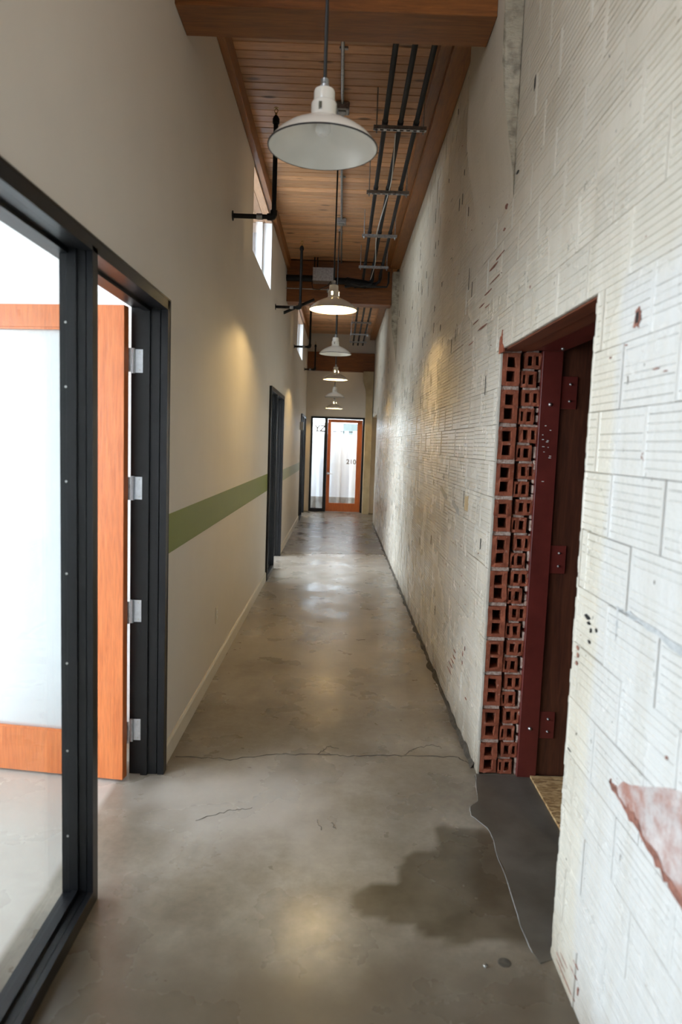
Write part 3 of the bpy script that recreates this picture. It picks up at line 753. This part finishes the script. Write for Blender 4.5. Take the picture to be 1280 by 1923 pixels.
def clerestory(n, o_):
    r = empty('window_%d' % n, (XL-TH/2, (o_[0]+o_[1])/2, o_[2])); r['kind'] = 'structure'; r['label'] = 'high clerestory window with white reveal under pale boards'
    y0, y1, z0, z1 = o_
    bm = bmesh.new(); add_box(bm, XL-TH-.002, XL-.002, y1-.004, y1+.002, z0, z1); add_box(bm, XL-TH-.002, XL-.002, y0-.002, y0+.004, z0, z1); add_box(bm, XL-TH-.002, XL-.002, y0, y1, z0-.002, z0+.003); at(r, 'reveal', bm, 'room')
    bm = bmesh.new()
    for ya, yb in ((y0+.004, y0+.04), (y1-.04, y1-.004)): add_box(bm, XL-TH-.002, XL-TH+.05, ya, yb, z0, z1)
    add_box(bm, XL-TH-.002, XL-TH+.05, y0, y1, z0+.003, z0+.03)
    at(r, 'window_frame', bm, 'room')
    bm = bmesh.new(); add_box(bm, XL-TH+.010, XL-TH+.015, y0+.03, y1-.03, z0+.02, z1); at(r, 'glass_pane', bm, 'glass')
    for k in range(4):
        bm = bmesh.new(); xa = XL-.002-k*.075; add_box(bm, xa-.073, xa, y0-.4 if k > 1 else y0, y1+(.5 if k > 1 else 0), z1-.03, z1-.01, .002); at(r, 'soffit_board', bm, 'soffit')
clerestory(1, W1); clerestory(2, W2)
box_eave = struct(box('roof', -1.5, 1.2, -3.4, 16.4, 4.20, 4.35, 'roof'))

# ------------------------------------------------------------ end wall
EY = 16.1
EO = (-.695, .560, 0, 2.225)
bm = bmesh.new()
for x0, x1, z0, z1 in ((-.962, EO[0], 0, 3.27), (EO[1], .99, 0, 3.27), (EO[0], EO[1], EO[3], 3.27), (-.962, .99, 3.27, 4.2)):
    add_box(bm, x0, x1, EY, EY+.15, z0, z1)
wallE = struct(obj('wall_end', bm, 'endplaster'), 'plain pale end wall above the glazed door')
d4 = empty('door_4', (-.07, EY, 0)); d4['kind'] = 'structure'; d4['label'] = 'orange wood glazed end door with narrow sidelight in black frame'
Yf = EY-.02
def rect(bm, x0, x1, z0, z1, ya=Yf, yb=Yf+.12): add_box(bm, x0, x1, ya, yb, z0, z1)
bm = bmesh.new(); rect(bm, EO[0], -.648, 0, 2.225); at(d4, 'frame_jamb', bm, 'black')
bm = bmesh.new(); rect(bm, .515, EO[1], 0, 2.225); at(d4, 'frame_jamb', bm, 'black')
bm = bmesh.new(); rect(bm, -.372, -.300, 0, 2.19); at(d4, 'frame_mullion', bm, 'black')
bm = bmesh.new(); rect(bm, -.65, .52, 2.178, 2.225); at(d4, 'frame_head', bm, 'black')
bm = bmesh.new(); rect(bm, -.65, -.37, 0, .075); at(d4, 'frame_sill', bm, 'black')
bm = bmesh.new(); add_box(bm, -.65, -.37, Yf+.05, Yf+.056, .07, 2.18); at(d4, 'glass_pane', bm, 'glass')
lf = bmesh.new()
add_box(lf, -.297, -.218, Yf+.02, Yf+.065, .012, 2.172, .002); add_box(lf, .392, .512, Yf+.02, Yf+.065, .012, 2.172, .002)
add_box(lf, -.22, .394, Yf+.021, Yf+.064, .012, .213, .001); add_box(lf, -.22, .394, Yf+.021, Yf+.064, 2.095, 2.172, .001)
leaf4 = at(d4, 'door_leaf', lf, 'doorwood2')
def sub4(name, bm, mat, **k):
    bmesh.ops.translate(bm, vec=-Vector(d4.location), verts=bm.verts); return obj(name, bm, mat, leaf4, **k)
bm = bmesh.new(); add_box(bm, -.225, .399, Yf+.040, Yf+.046, .205, 2.10); sub4('glass_pane', bm, 'glass')
bm = bmesh.new(); add_tube(bm, [(-.258, Yf+.02, .906), (-.258, Yf+.005, .906)], .032, 20); add_tube(bm, [(-.258, Yf+.01, .906), (-.258, Yf-.035, .906), (-.245, Yf-.045, .905), (-.15, Yf-.045, .900)], [.011, .011, .011, .008], 10); sub4('lever_handle', bm, 'steel', smooth=True)
def text(name, s, size, loc, mat, par, rot=(PI/2, 0, 0), ext=.002):
    c_ = bpy.data.curves.new(name, 'FONT'); c_.body = s; c_.size = size; c_.extrude = ext; c_.offset = size*.018; c_.align_x = 'CENTER'; c_.align_y = 'CENTER'
    o = bpy.data.objects.new(name, c_); C.objects.link(o)
    dg = bpy.context.evaluated_depsgraph_get(); me = bpy.data.meshes.new_from_object(o.evaluated_get(dg))
    bpy.data.objects.remove(o); me.materials.clear(); me.materials.append(MT[mat])
    o = bpy.data.objects.new(name, me); C.objects.link(o); o.rotation_euler = rot; o.parent = par
    o.location = Vector(loc)-Vector(d4.location); return o
text('door_number', '210', .155, (.275, Yf+.037, 1.188), 'ltan2', leaf4)
# space beyond the end door: hung cloth
def cloth(name, x0, x1, z0, z1, y, mat, amp, lab, sag=0.):
    bm = bmesh.new(); nx, nz = 46, 12; g = {}
    for s in (0, 1):
        for i in range(nx+1):
            for j in range(nz+1):
                x = x0+(x1-x0)*i/nx; z = z1+(z0-z1)*j/nz
                g[s, i, j] = bm.verts.new((x, y+s*.004+amp*(.3+.7*j/nz)*math.sin(x*19+.6*math.sin(z*2))+amp*.5*math.sin(x*43), z-(sag*abs(math.sin((x-x0)*9)) if j == 0 else 0)))
    for s in (0, 1):
        for i in range(nx):
            for j in range(nz): bm.faces.new((g[s, i, j], g[s, i+1, j], g[s, i+1, j+1], g[s, i, j+1]))
    return tag(obj(name, bm, mat, smooth=True), lab, 'curtain')
cur = cloth('white_curtain', -1.2, 1.1, .30, 1.84, 16.75, 'curtain', .02, 'white cloth hanging behind the glazed end door')
tag(tube('curtain_rail', [(-1.25, 16.75, 1.90), (1.15, 16.75, 1.90)], .012, 'black'), 'dark rail holding the white cloth behind the end door', 'rail')
for k in range(11):
    x = -1.05+k*.2; b_ = bmesh.new(); add_box(b_, x-.05, x+.05, 16.735, 16.765, 1.82, 1.92, .004); obj('cloth_loop', b_, 'curtain', cur)
dcl = cloth('dust_cloth', -1.2, 1.1, .0, .31, 16.68, 'greycloth', .03, 'crumpled grey cloth along the floor behind the end door')
for ch, x in (('Y', -.540), ('Z', -.420)):
    text('letter', ch, .21, (x, Yf+.047, 1.94), 'letter', d4, rot=(PI/2, .12 if ch == 'Z' else 0, 0), ext=.002)
struct(box('wall_sky_screen', -.95, .058, 17.6, 17.7, -.05, 2.13, 'room'))  # added to hide the bright sky behind the door letters
tag(box('green_panel', .06, .60, 17.6, 17.7, -.0, 2.13, 'greenpanel'), 'grey-green panel seen over the cloth through the end door glass', 'panel')
struct(box('floor_outside', -3, 3, 16.3, 22, -.05, 0, 'ground'))

# ------------------------------------------------------------ ceiling
ceil = struct(box('ceiling', XL-TH, .99, -3.2, 16.3, 4.125, 4.2, 'roof'), 'pine plank ceiling between stained beams')
PW = .0985; bm = bmesh.new(); add_box(bm, XL, .735, 0, PW-.005, 0, .022, .004)
bmesh.ops.recalc_face_normals(bm, faces=bm.faces); pm = bpy.data.meshes.new('plank'); bm.to_mesh(pm); bm.free(); pm.materials.append(MT['plank'])
y = -3.0; n = 0
while y < 16.05:
    if not (3.27 < y+.05 < 3.54 or 9.74 < y+.05 < 9.98) and y+PW < 16.1:
        o = bpy.data.objects.new('plank', pm); C.objects.link(o); o.parent = ceil; o.location = (0, y, 4.102+random.uniform(-.0015, .0015)); n += 1
    y += PW
def beam(y0, y1, z0, z1, lab, x0=XL+.0005, x1=.642):
    return tag(box('timber_beam', x0, x1, y0, y1, z0, z1, 'beam', bev=.004), lab, 'beam')
beam(3.285, 3.53, 3.54, 4.10, 'brown stained timber beam crossing the corridor, nearest one at the top of the photo')
b2 = beam(9.72, 9.97, 3.54, 4.10, 'brown timber beam behind the galvanised box, second across the corridor')
beam(15.98, 16.098, 3.265, 3.69, 'brown timber beam set against the end wall', XL+.0005, .729)
for a, b, la in ((-3.2, 3.283, 'nearest the camera'), (3.533, 9.718, 'between the first and second beams'), (9.973, 15.978, 'beyond the second beam')):
    tag(box('ledger_board', XL+.001, XL+.050, a, b, 3.96, 4.10, 'ledger', bev=.003), 'stained ledger board atop the left wall, '+la, 'ledger')
    tag(box('ledger_board', .600, .728, a if a < 0 else a+.47, b if b < 3.5 else b-.13 if b < 10 else b, 3.99, 4.10, 'ledger', bev=.003), 'wide ledger board atop the right wall, '+la, 'ledger')
bm = bmesh.new(); add_box(bm, .53, .60, 3.55, 9.70, 4.03, 4.10, .002); o = obj('ledger_board', bm, 'ledger'); tag(o, 'thinner stained nailer board beside the wide right ledger', 'ledger')

# ------------------------------------------------------------ pendant lamps
def pendant(x, y, z, lit, lab):
    root = empty('pendant_lamp', (x, y, z)); tag(root, lab, 'lamp', 'white enamel pendant lamps down the corridor')
    outer = [(.190, .0), (.182, .013), (.163, .034), (.136, .054), (.106, .070), (.078, .082), (.056, .090), (.047, .099)]
    bm = bmesh.new(); inner = [(max(r-.0022, .001), z_-.0016) for r, z_ in outer]
    add_lathe(bm, outer, 48); add_lathe(bm, inner[::-1], 48)
    obj('shade', bm, 'enamel', root, smooth=True)
    bm = bmesh.new(); pts = [(.190*math.cos(2*PI*k/48), .190*math.sin(2*PI*k/48), .0) for k in range(49)]
    add_tube(bm, pts, .0028, 8, cap=False); obj('rim', bm, 'rimblack', root, smooth=True)
    bm = bmesh.new()
    nk = [(.047, .099), (.0445, .104), (.0445, .109), (.0445, .136), (.0445, .145), (.041, .150), (.0365, .152), (.0365, .183), (.034, .190), (.022, .194), (.010, .196)]
    add_lathe(bm, nk, 48, skip=lambda i, k: i == 2 and k % 12 in (9, 10)); obj('neck', bm, 'enamel', root, smooth=True)
    bm = bmesh.new(); add_lathe(bm, [(.006, .193), (.016, .195), (.016, .207), (.011, .210), (.014, .214), (.014, .226), (.005, .231)], 14); obj('cord_grip', bm, 'galv', root, smooth=True)
    bm = bmesh.new(); add_tube(bm, [(0, 0, .225), (0, 0, 4.10-z)], .0062, 8); obj('cable', bm, 'cable', root, smooth=True)
    bm = bmesh.new(); add_lathe(bm, [(.003, 4.10-z), (.010, 4.10-z), (.010, 4.085-z), (.008, 4.075-z), (.003, 4.075-z)], 16); obj('ceiling_plate', bm, 'galv', root, smooth=True)
    bm = bmesh.new(); add_lathe(bm, [(.001, .038), (.016, .041), (.027, .055), (.027, .068), (.018, .088), (.013, .100), (.013, .130)], 20)
    obj('bulb', bm, 'litbulb' if lit else 'bulb', root, smooth=True, label='glowing warm bulb' if lit else None)
    if lit:
        l = bpy.data.lights.new('bulb_light', 'POINT'); l.energy = LAMP_W; l.color = (1., .70, .30); l.shadow_soft_size = .022
        o = bpy.data.objects.new('bulb_light', l); C.objects.link(o); o.parent = root; o.location = (0, 0, .072)
LAMP_W = 24.
for a in ((-.096, 2.5, 2.624, 0, 'unlit white enamel pendant lamp nearest the camera, seen from below, black rim'),
          (-.093, 5.6, 2.664, 1, 'lit white enamel pendant lamp in front of the middle beam'),
          (-.095, 8.3, 2.664, 0, 'unlit bright white pendant lamp, third down the corridor'),
          (-.105, 10.7, 2.585, 1, 'lit brownish-looking pendant lamp, fourth down the corridor'),
          (-.135, 13.3, 2.491, 0, 'unlit small white pendant lamp, fifth down the corridor'),
          (-.157, 15.2, 2.375, 1, 'lit farthest pendant lamp hanging just above the end door')):
    pendant(*a)

# ------------------------------------------------------------ conduits and hangers
def conduit(x, y0, y1, lab, bend=None, z=3.868):
    root = empty('conduit', (x, y0, z)); tag(root, lab, 'conduit')
    pts = [(0, 0, 0), (0, y1-y0, 0)]
    if bend: pts += [(0, y1-y0+.06, -.04), (bend[0]*.3, y1-y0+.08, -.10), (bend[0], y1-y0+.08, -.13)]
    bm = bmesh.new(); add_tube(bm, pts, .0175, 12); obj('pipe', bm, 'pvc', root, smooth=True)
    return root
def sleeve(root, yy):
    bm = bmesh.new(); add_tube(bm, [(0, yy-root.location.y-.035, 0), (0, yy-root.location.y-.03, 0), (0, yy-root.location.y+.03, 0), (0, yy-root.location.y+.035, 0)], [.018, .0215, .0215, .018], 12); obj('coupling', bm, 'pvc', root, smooth=True)
S1 = [5.08, 6.32, 7.59, 8.89]; S2 = [11.3, 12.85, 14.22, 15.27]
for i, (x, nm) in enumerate(((.238, 'left'), (.347, 'middle'), (.458, 'right'))):
    c1 = conduit(x, 3.535, 9.52, 'dark conduit on the hangers between the first two beams, %s of three' % nm, (-.25+.02*i, 0))
    for s in S1: sleeve(c1, s)
    c2 = conduit(x-.02, 9.98, 15.95, 'dark conduit on the hangers beyond the middle beam, %s of three' % nm)
    for s in S2: sleeve(c2, s)
def hanger(x0, x1, y, lab, grp):
    root = empty('strut_hanger', (x0, y, 3.84)); tag(root, lab, 'hanger', grp)
    L = x1-x0; bm = bmesh.new()
    add_box(bm, 0, L, -.019, -.0165, -.020, .004); add_box(bm, 0, L, .0165, .019, -.020, .004); add_box(bm, 0, L, -.019, -.010, -.021, -.0185); add_box(bm, 0, L, .010, .019, -.021, -.0185)
    n_ = 8
    for k in range(n_): add_box(bm, L*(k+.55)/n_, L*(k+1)/n_, -.010, .010, -.021, -.0185)
    obj('strut', bm, 'galv', root)
    for xr in (.022, L-.022):
        bm = bmesh.new(); add_tube(bm, [(xr, 0, -.045), (xr, 0, 4.10-3.84)], .0045, 8); rd = obj('rod', bm, 'galv', root, smooth=True)
        bm = bmesh.new(); add_tube(bm, [(xr, 0, -.030), (xr, 0, -.022)], .010, 6); obj('nut', bm, 'galv', rd)
for i, s in enumerate(S1): hanger(.158, .532, s, 'slotted steel hanger bar under the dark conduits, %s from the camera' % ('nearest', 'second', 'third', 'fourth')[i], 'strut hangers between the beams')
for i, s in enumerate(S2): hanger(.126, .50, s, 'slotted steel hanger bar beyond the middle beam, %s' % ('just behind the beam', 'second behind the beam', 'third behind the beam', 'last before the end wall')[i], 'strut hangers beyond the beam')
pts = []
for k in range(60):
    y = 5.2+k*.075; pts.append((.335+.022*math.sin(y*2.3)-.0*y, y, 3.842+.008*math.sin(y*5)))
tag(tube('flexible_cable', pts, .0045, 'whitecable', n=6), 'thin wavy pale cable running along the middle conduit', 'cable')
mc = empty('metal_conduit', (-.070, 3.54, 4.085)); tag(mc, 'thin silver conduit along the ceiling with two junction boxes', 'conduit')
bm = bmesh.new(); add_tube(bm, [(0, 0, 0), (0, 6.17, 0)], .0115, 10); obj('pipe', bm, 'galv', mc, smooth=True)
for yb in (5.33, 7.92):
    bm = bmesh.new(); add_box(bm, -.052, .052, yb-3.54-.05, yb-3.54+.05, -.045, .012, .006); bx_ = obj('junction_box', bm, 'galv', mc)
    bm = bmesh.new(); add_box(bm, -.030, .030, yb-3.54-.03, yb-3.54+.03, -.055, -.045, .004); obj('cover', bm, 'galv', bx_)
for yb in (4.6, 6.7): 
    bm = bmesh.new(); add_box(bm, -.02, .035, yb-3.54-.01, yb-3.54+.01, .0, .015, .002); obj('strap', bm, 'galv', mc)

# services in front of the middle beam
vb = empty('control_box', (-.298, 9.55, 3.772)); tag(vb, 'square galvanised metal box hung in front of the middle beam', 'box')
bm = bmesh.new(); add_box(bm, -.148, .148, -.10, .10, 0, .17, .004); obj('body', bm, 'galv', vb)
bm = bmesh.new(); add_box(bm, -.150, .150, -.104, -.10, .0, .012); add_box(bm, -.150, .150, -.104, -.10, .158, .172); obj('flange', bm, 'galv', vb)
for x in (-.13, -.09):
    bm = bmesh.new(); add_tube(bm, [(x, 0, .16), (x, 0, 4.10-3.772)], .008, 8); obj('hanger_rod', bm, 'iron', vb, smooth=True)
bm = bmesh.new(); add_tube(bm, [(.1, -.09, .0), (.06, -.10, -.06), (-.05, -.10, -.115), (-.14, -.10, -.11), (-.155, -.10, -.04), (-.14, -.09, .02)], .006, 8); obj('wire_loop', bm, 'cable', vb, smooth=True)
hp = empty('black_duct_pipe', (-.8, 9.6, 3.83)); tag(hp, 'thick black pipe running sideways across the face of the middle beam', 'pipe')
bm = bmesh.new(); add_tube(bm, [(-.008, 0, 0), (.36, 0, 0)], .042, 14); obj('pipe', bm, 'iron', hp, smooth=True)
bm = bmesh.new(); add_tube(bm, [(.65, 0, -.02), (.80, 0, -.02), (.81, 0, -.02), (.83, 0, -.03), (1.05, 0, -.05), (1.20, -.02, -.07)], [.045, .045, .06, .06, .055, .03], 14); obj('pipe', bm, 'iron', hp, smooth=True)
for k, (a, b) in enumerate((((.86, -.02, -.03), (1.36, -.04, -.085)), ((.9, .02, -.02), (1.26, 0., -.02)), ((.85, -.04, -.05), (1.15, -.05, -.06)))):
    a, b = Vector(a), Vector(b)
    bm = bmesh.new(); add_tube(bm, [a, a.lerp(b, .5)+Vector((0, 0, -.03)), b, b+Vector((.02, 0, .06)), b+Vector((.02, 0, .20))], .014, 8); obj('cable', bm, 'cable', hp, smooth=True)
ro = empty('thin_rod', (-.8, 9.55, 3.68)); tag(ro, 'thin silver rod crossing the lower face of the middle beam', 'rod')
bm = bmesh.new(); add_tube(bm, [(-.008, 0, 0), (.60, 0, 0)], .006, 8); obj('rod', bm, 'galv', ro, smooth=True)
bm = bmesh.new(); add_tube(bm, [(.56, 0, .01), (.56, 0, -.04)], .010, 8); obj('hook', bm, 'bolt', ro, smooth=True)
dr = tag(tube('drain_pipe', [(XL+.001, 9.33, 3.31), (-.42, 9.5, 3.53)], .020, 'iron'), 'short slanting black pipe leaving the left wall below the middle beam', 'pipe')

# sprinkler drops
def sprinkler(y, xv, z, ztop, lab):
    root = empty('sprinkler_pipe', (XL, y, z)); tag(root, lab, 'sprinkler', 'sprinkler pipes on the left wall')
    dx = xv-XL
    bm = bmesh.new(); add_tube(bm, [(.0006, 0, 0), (dx-.02, 0, 0)], .0165, 12); obj('arm', bm, 'iron', root, smooth=True)
    bm = bmesh.new(); add_tube(bm, [(.0, 0, 0), (.006, 0, 0)], .034, 16); obj('wall_plate', bm, 'iron', root, smooth=True)
    bm = bmesh.new(); add_tube(bm, [(dx-.045, 0, 0), (dx-.02, 0, 0), (dx-.006, 0, .004), (dx, 0, .018), (dx, 0, .045)], [.024, .025, .026, .025, .024], 12); obj('elbow', bm, 'iron', root, smooth=True)
    bm = bmesh.new(); add_tube(bm, [(dx-.12, 0, 0), (dx-.08, 0, 0)], .022, 12); obj('coupling', bm, 'galv', root, smooth=True)
    bm = bmesh.new(); h_ = ztop-z; add_tube(bm, [(dx, 0, .03), (dx, 0, h_-.09)], .0165, 12); obj('riser', bm, 'iron', root, smooth=True)
    bm = bmesh.new(); add_tube(bm, [(dx, 0, h_-.10), (dx, 0, h_-.07), (dx, 0, h_-.05)], [.024, .024, .012], 12); hd = obj('reducer', bm, 'iron', root, smooth=True)
    bm = bmesh.new(); add_tube(bm, [(dx, 0, h_-.05), (dx, 0, h_-.03)], .008, 10)
    for s in (-1, 1): add_tube(bm, [(dx+s*.008, 0, h_-.03), (dx+s*.012, 0, h_-.015), (dx, 0, h_)], .0028, 6)
    add_tube(bm, [(dx, 0, h_), (dx, 0, h_+.003)], .016, 12); obj('sprinkler_head', bm, 'brass', root, smooth=True)
sprinkler(5.0, -.522, 3.172, 3.90, 'black sprinkler pipe nearest the camera, arm crossing the high window')
sprinkler(8.2, -.522, 3.170, 3.92, 'black sprinkler pipe just in front of the middle beam')
sprinkler(11.5, -.552, 3.175, 3.92, 'black sprinkler pipe behind the middle beam')
sprinkler(14.7, -.587, 3.147, 3.72, 'farthest black sprinkler pipe before the end beam')

# small wall items
r = empty('wall_outlet', (XL, 4.63, .40)); tag(r, 'off-white outlet cover low on the left wall below the green stripe', 'outlet')
bm = bmesh.new(); add_box(bm, 0, .005, -.036, .036, -.057, .057, .002); o = obj('cover_plate', bm, 'base', r)
for z in (-.02, .02):
    bm = bmesh.new(); add_box(bm, .004, .007, -.015, .015, z-.013, z+.013, .001); obj('socket', bm, 'white', r)
r = empty('wall_outlet', (XL, 11.9, .42)); tag(r, 'tiny white outlet low on the left wall below the pale stripe', 'outlet')
bm = bmesh.new(); add_box(bm, 0, .006, -.04, .04, -.06, .06, .002); obj('cover_plate', bm, 'white', r)
r = empty('blade_sign', (XL, 13.75, 1.95)); tag(r, 'small white sign plate beside the farthest left doorway', 'sign')
bm = bmesh.new(); add_box(bm, .0005, .075, -.006, .006, -.10, .06, .002); obj('plate', bm, 'sign', r)

# corridor end behind the camera
bm = bmesh.new(); add_box(bm, XL-TH, .99, -3.35, -3.2, 0, 4.2)
struct(obj('wall_behind', bm, 'plaster'))
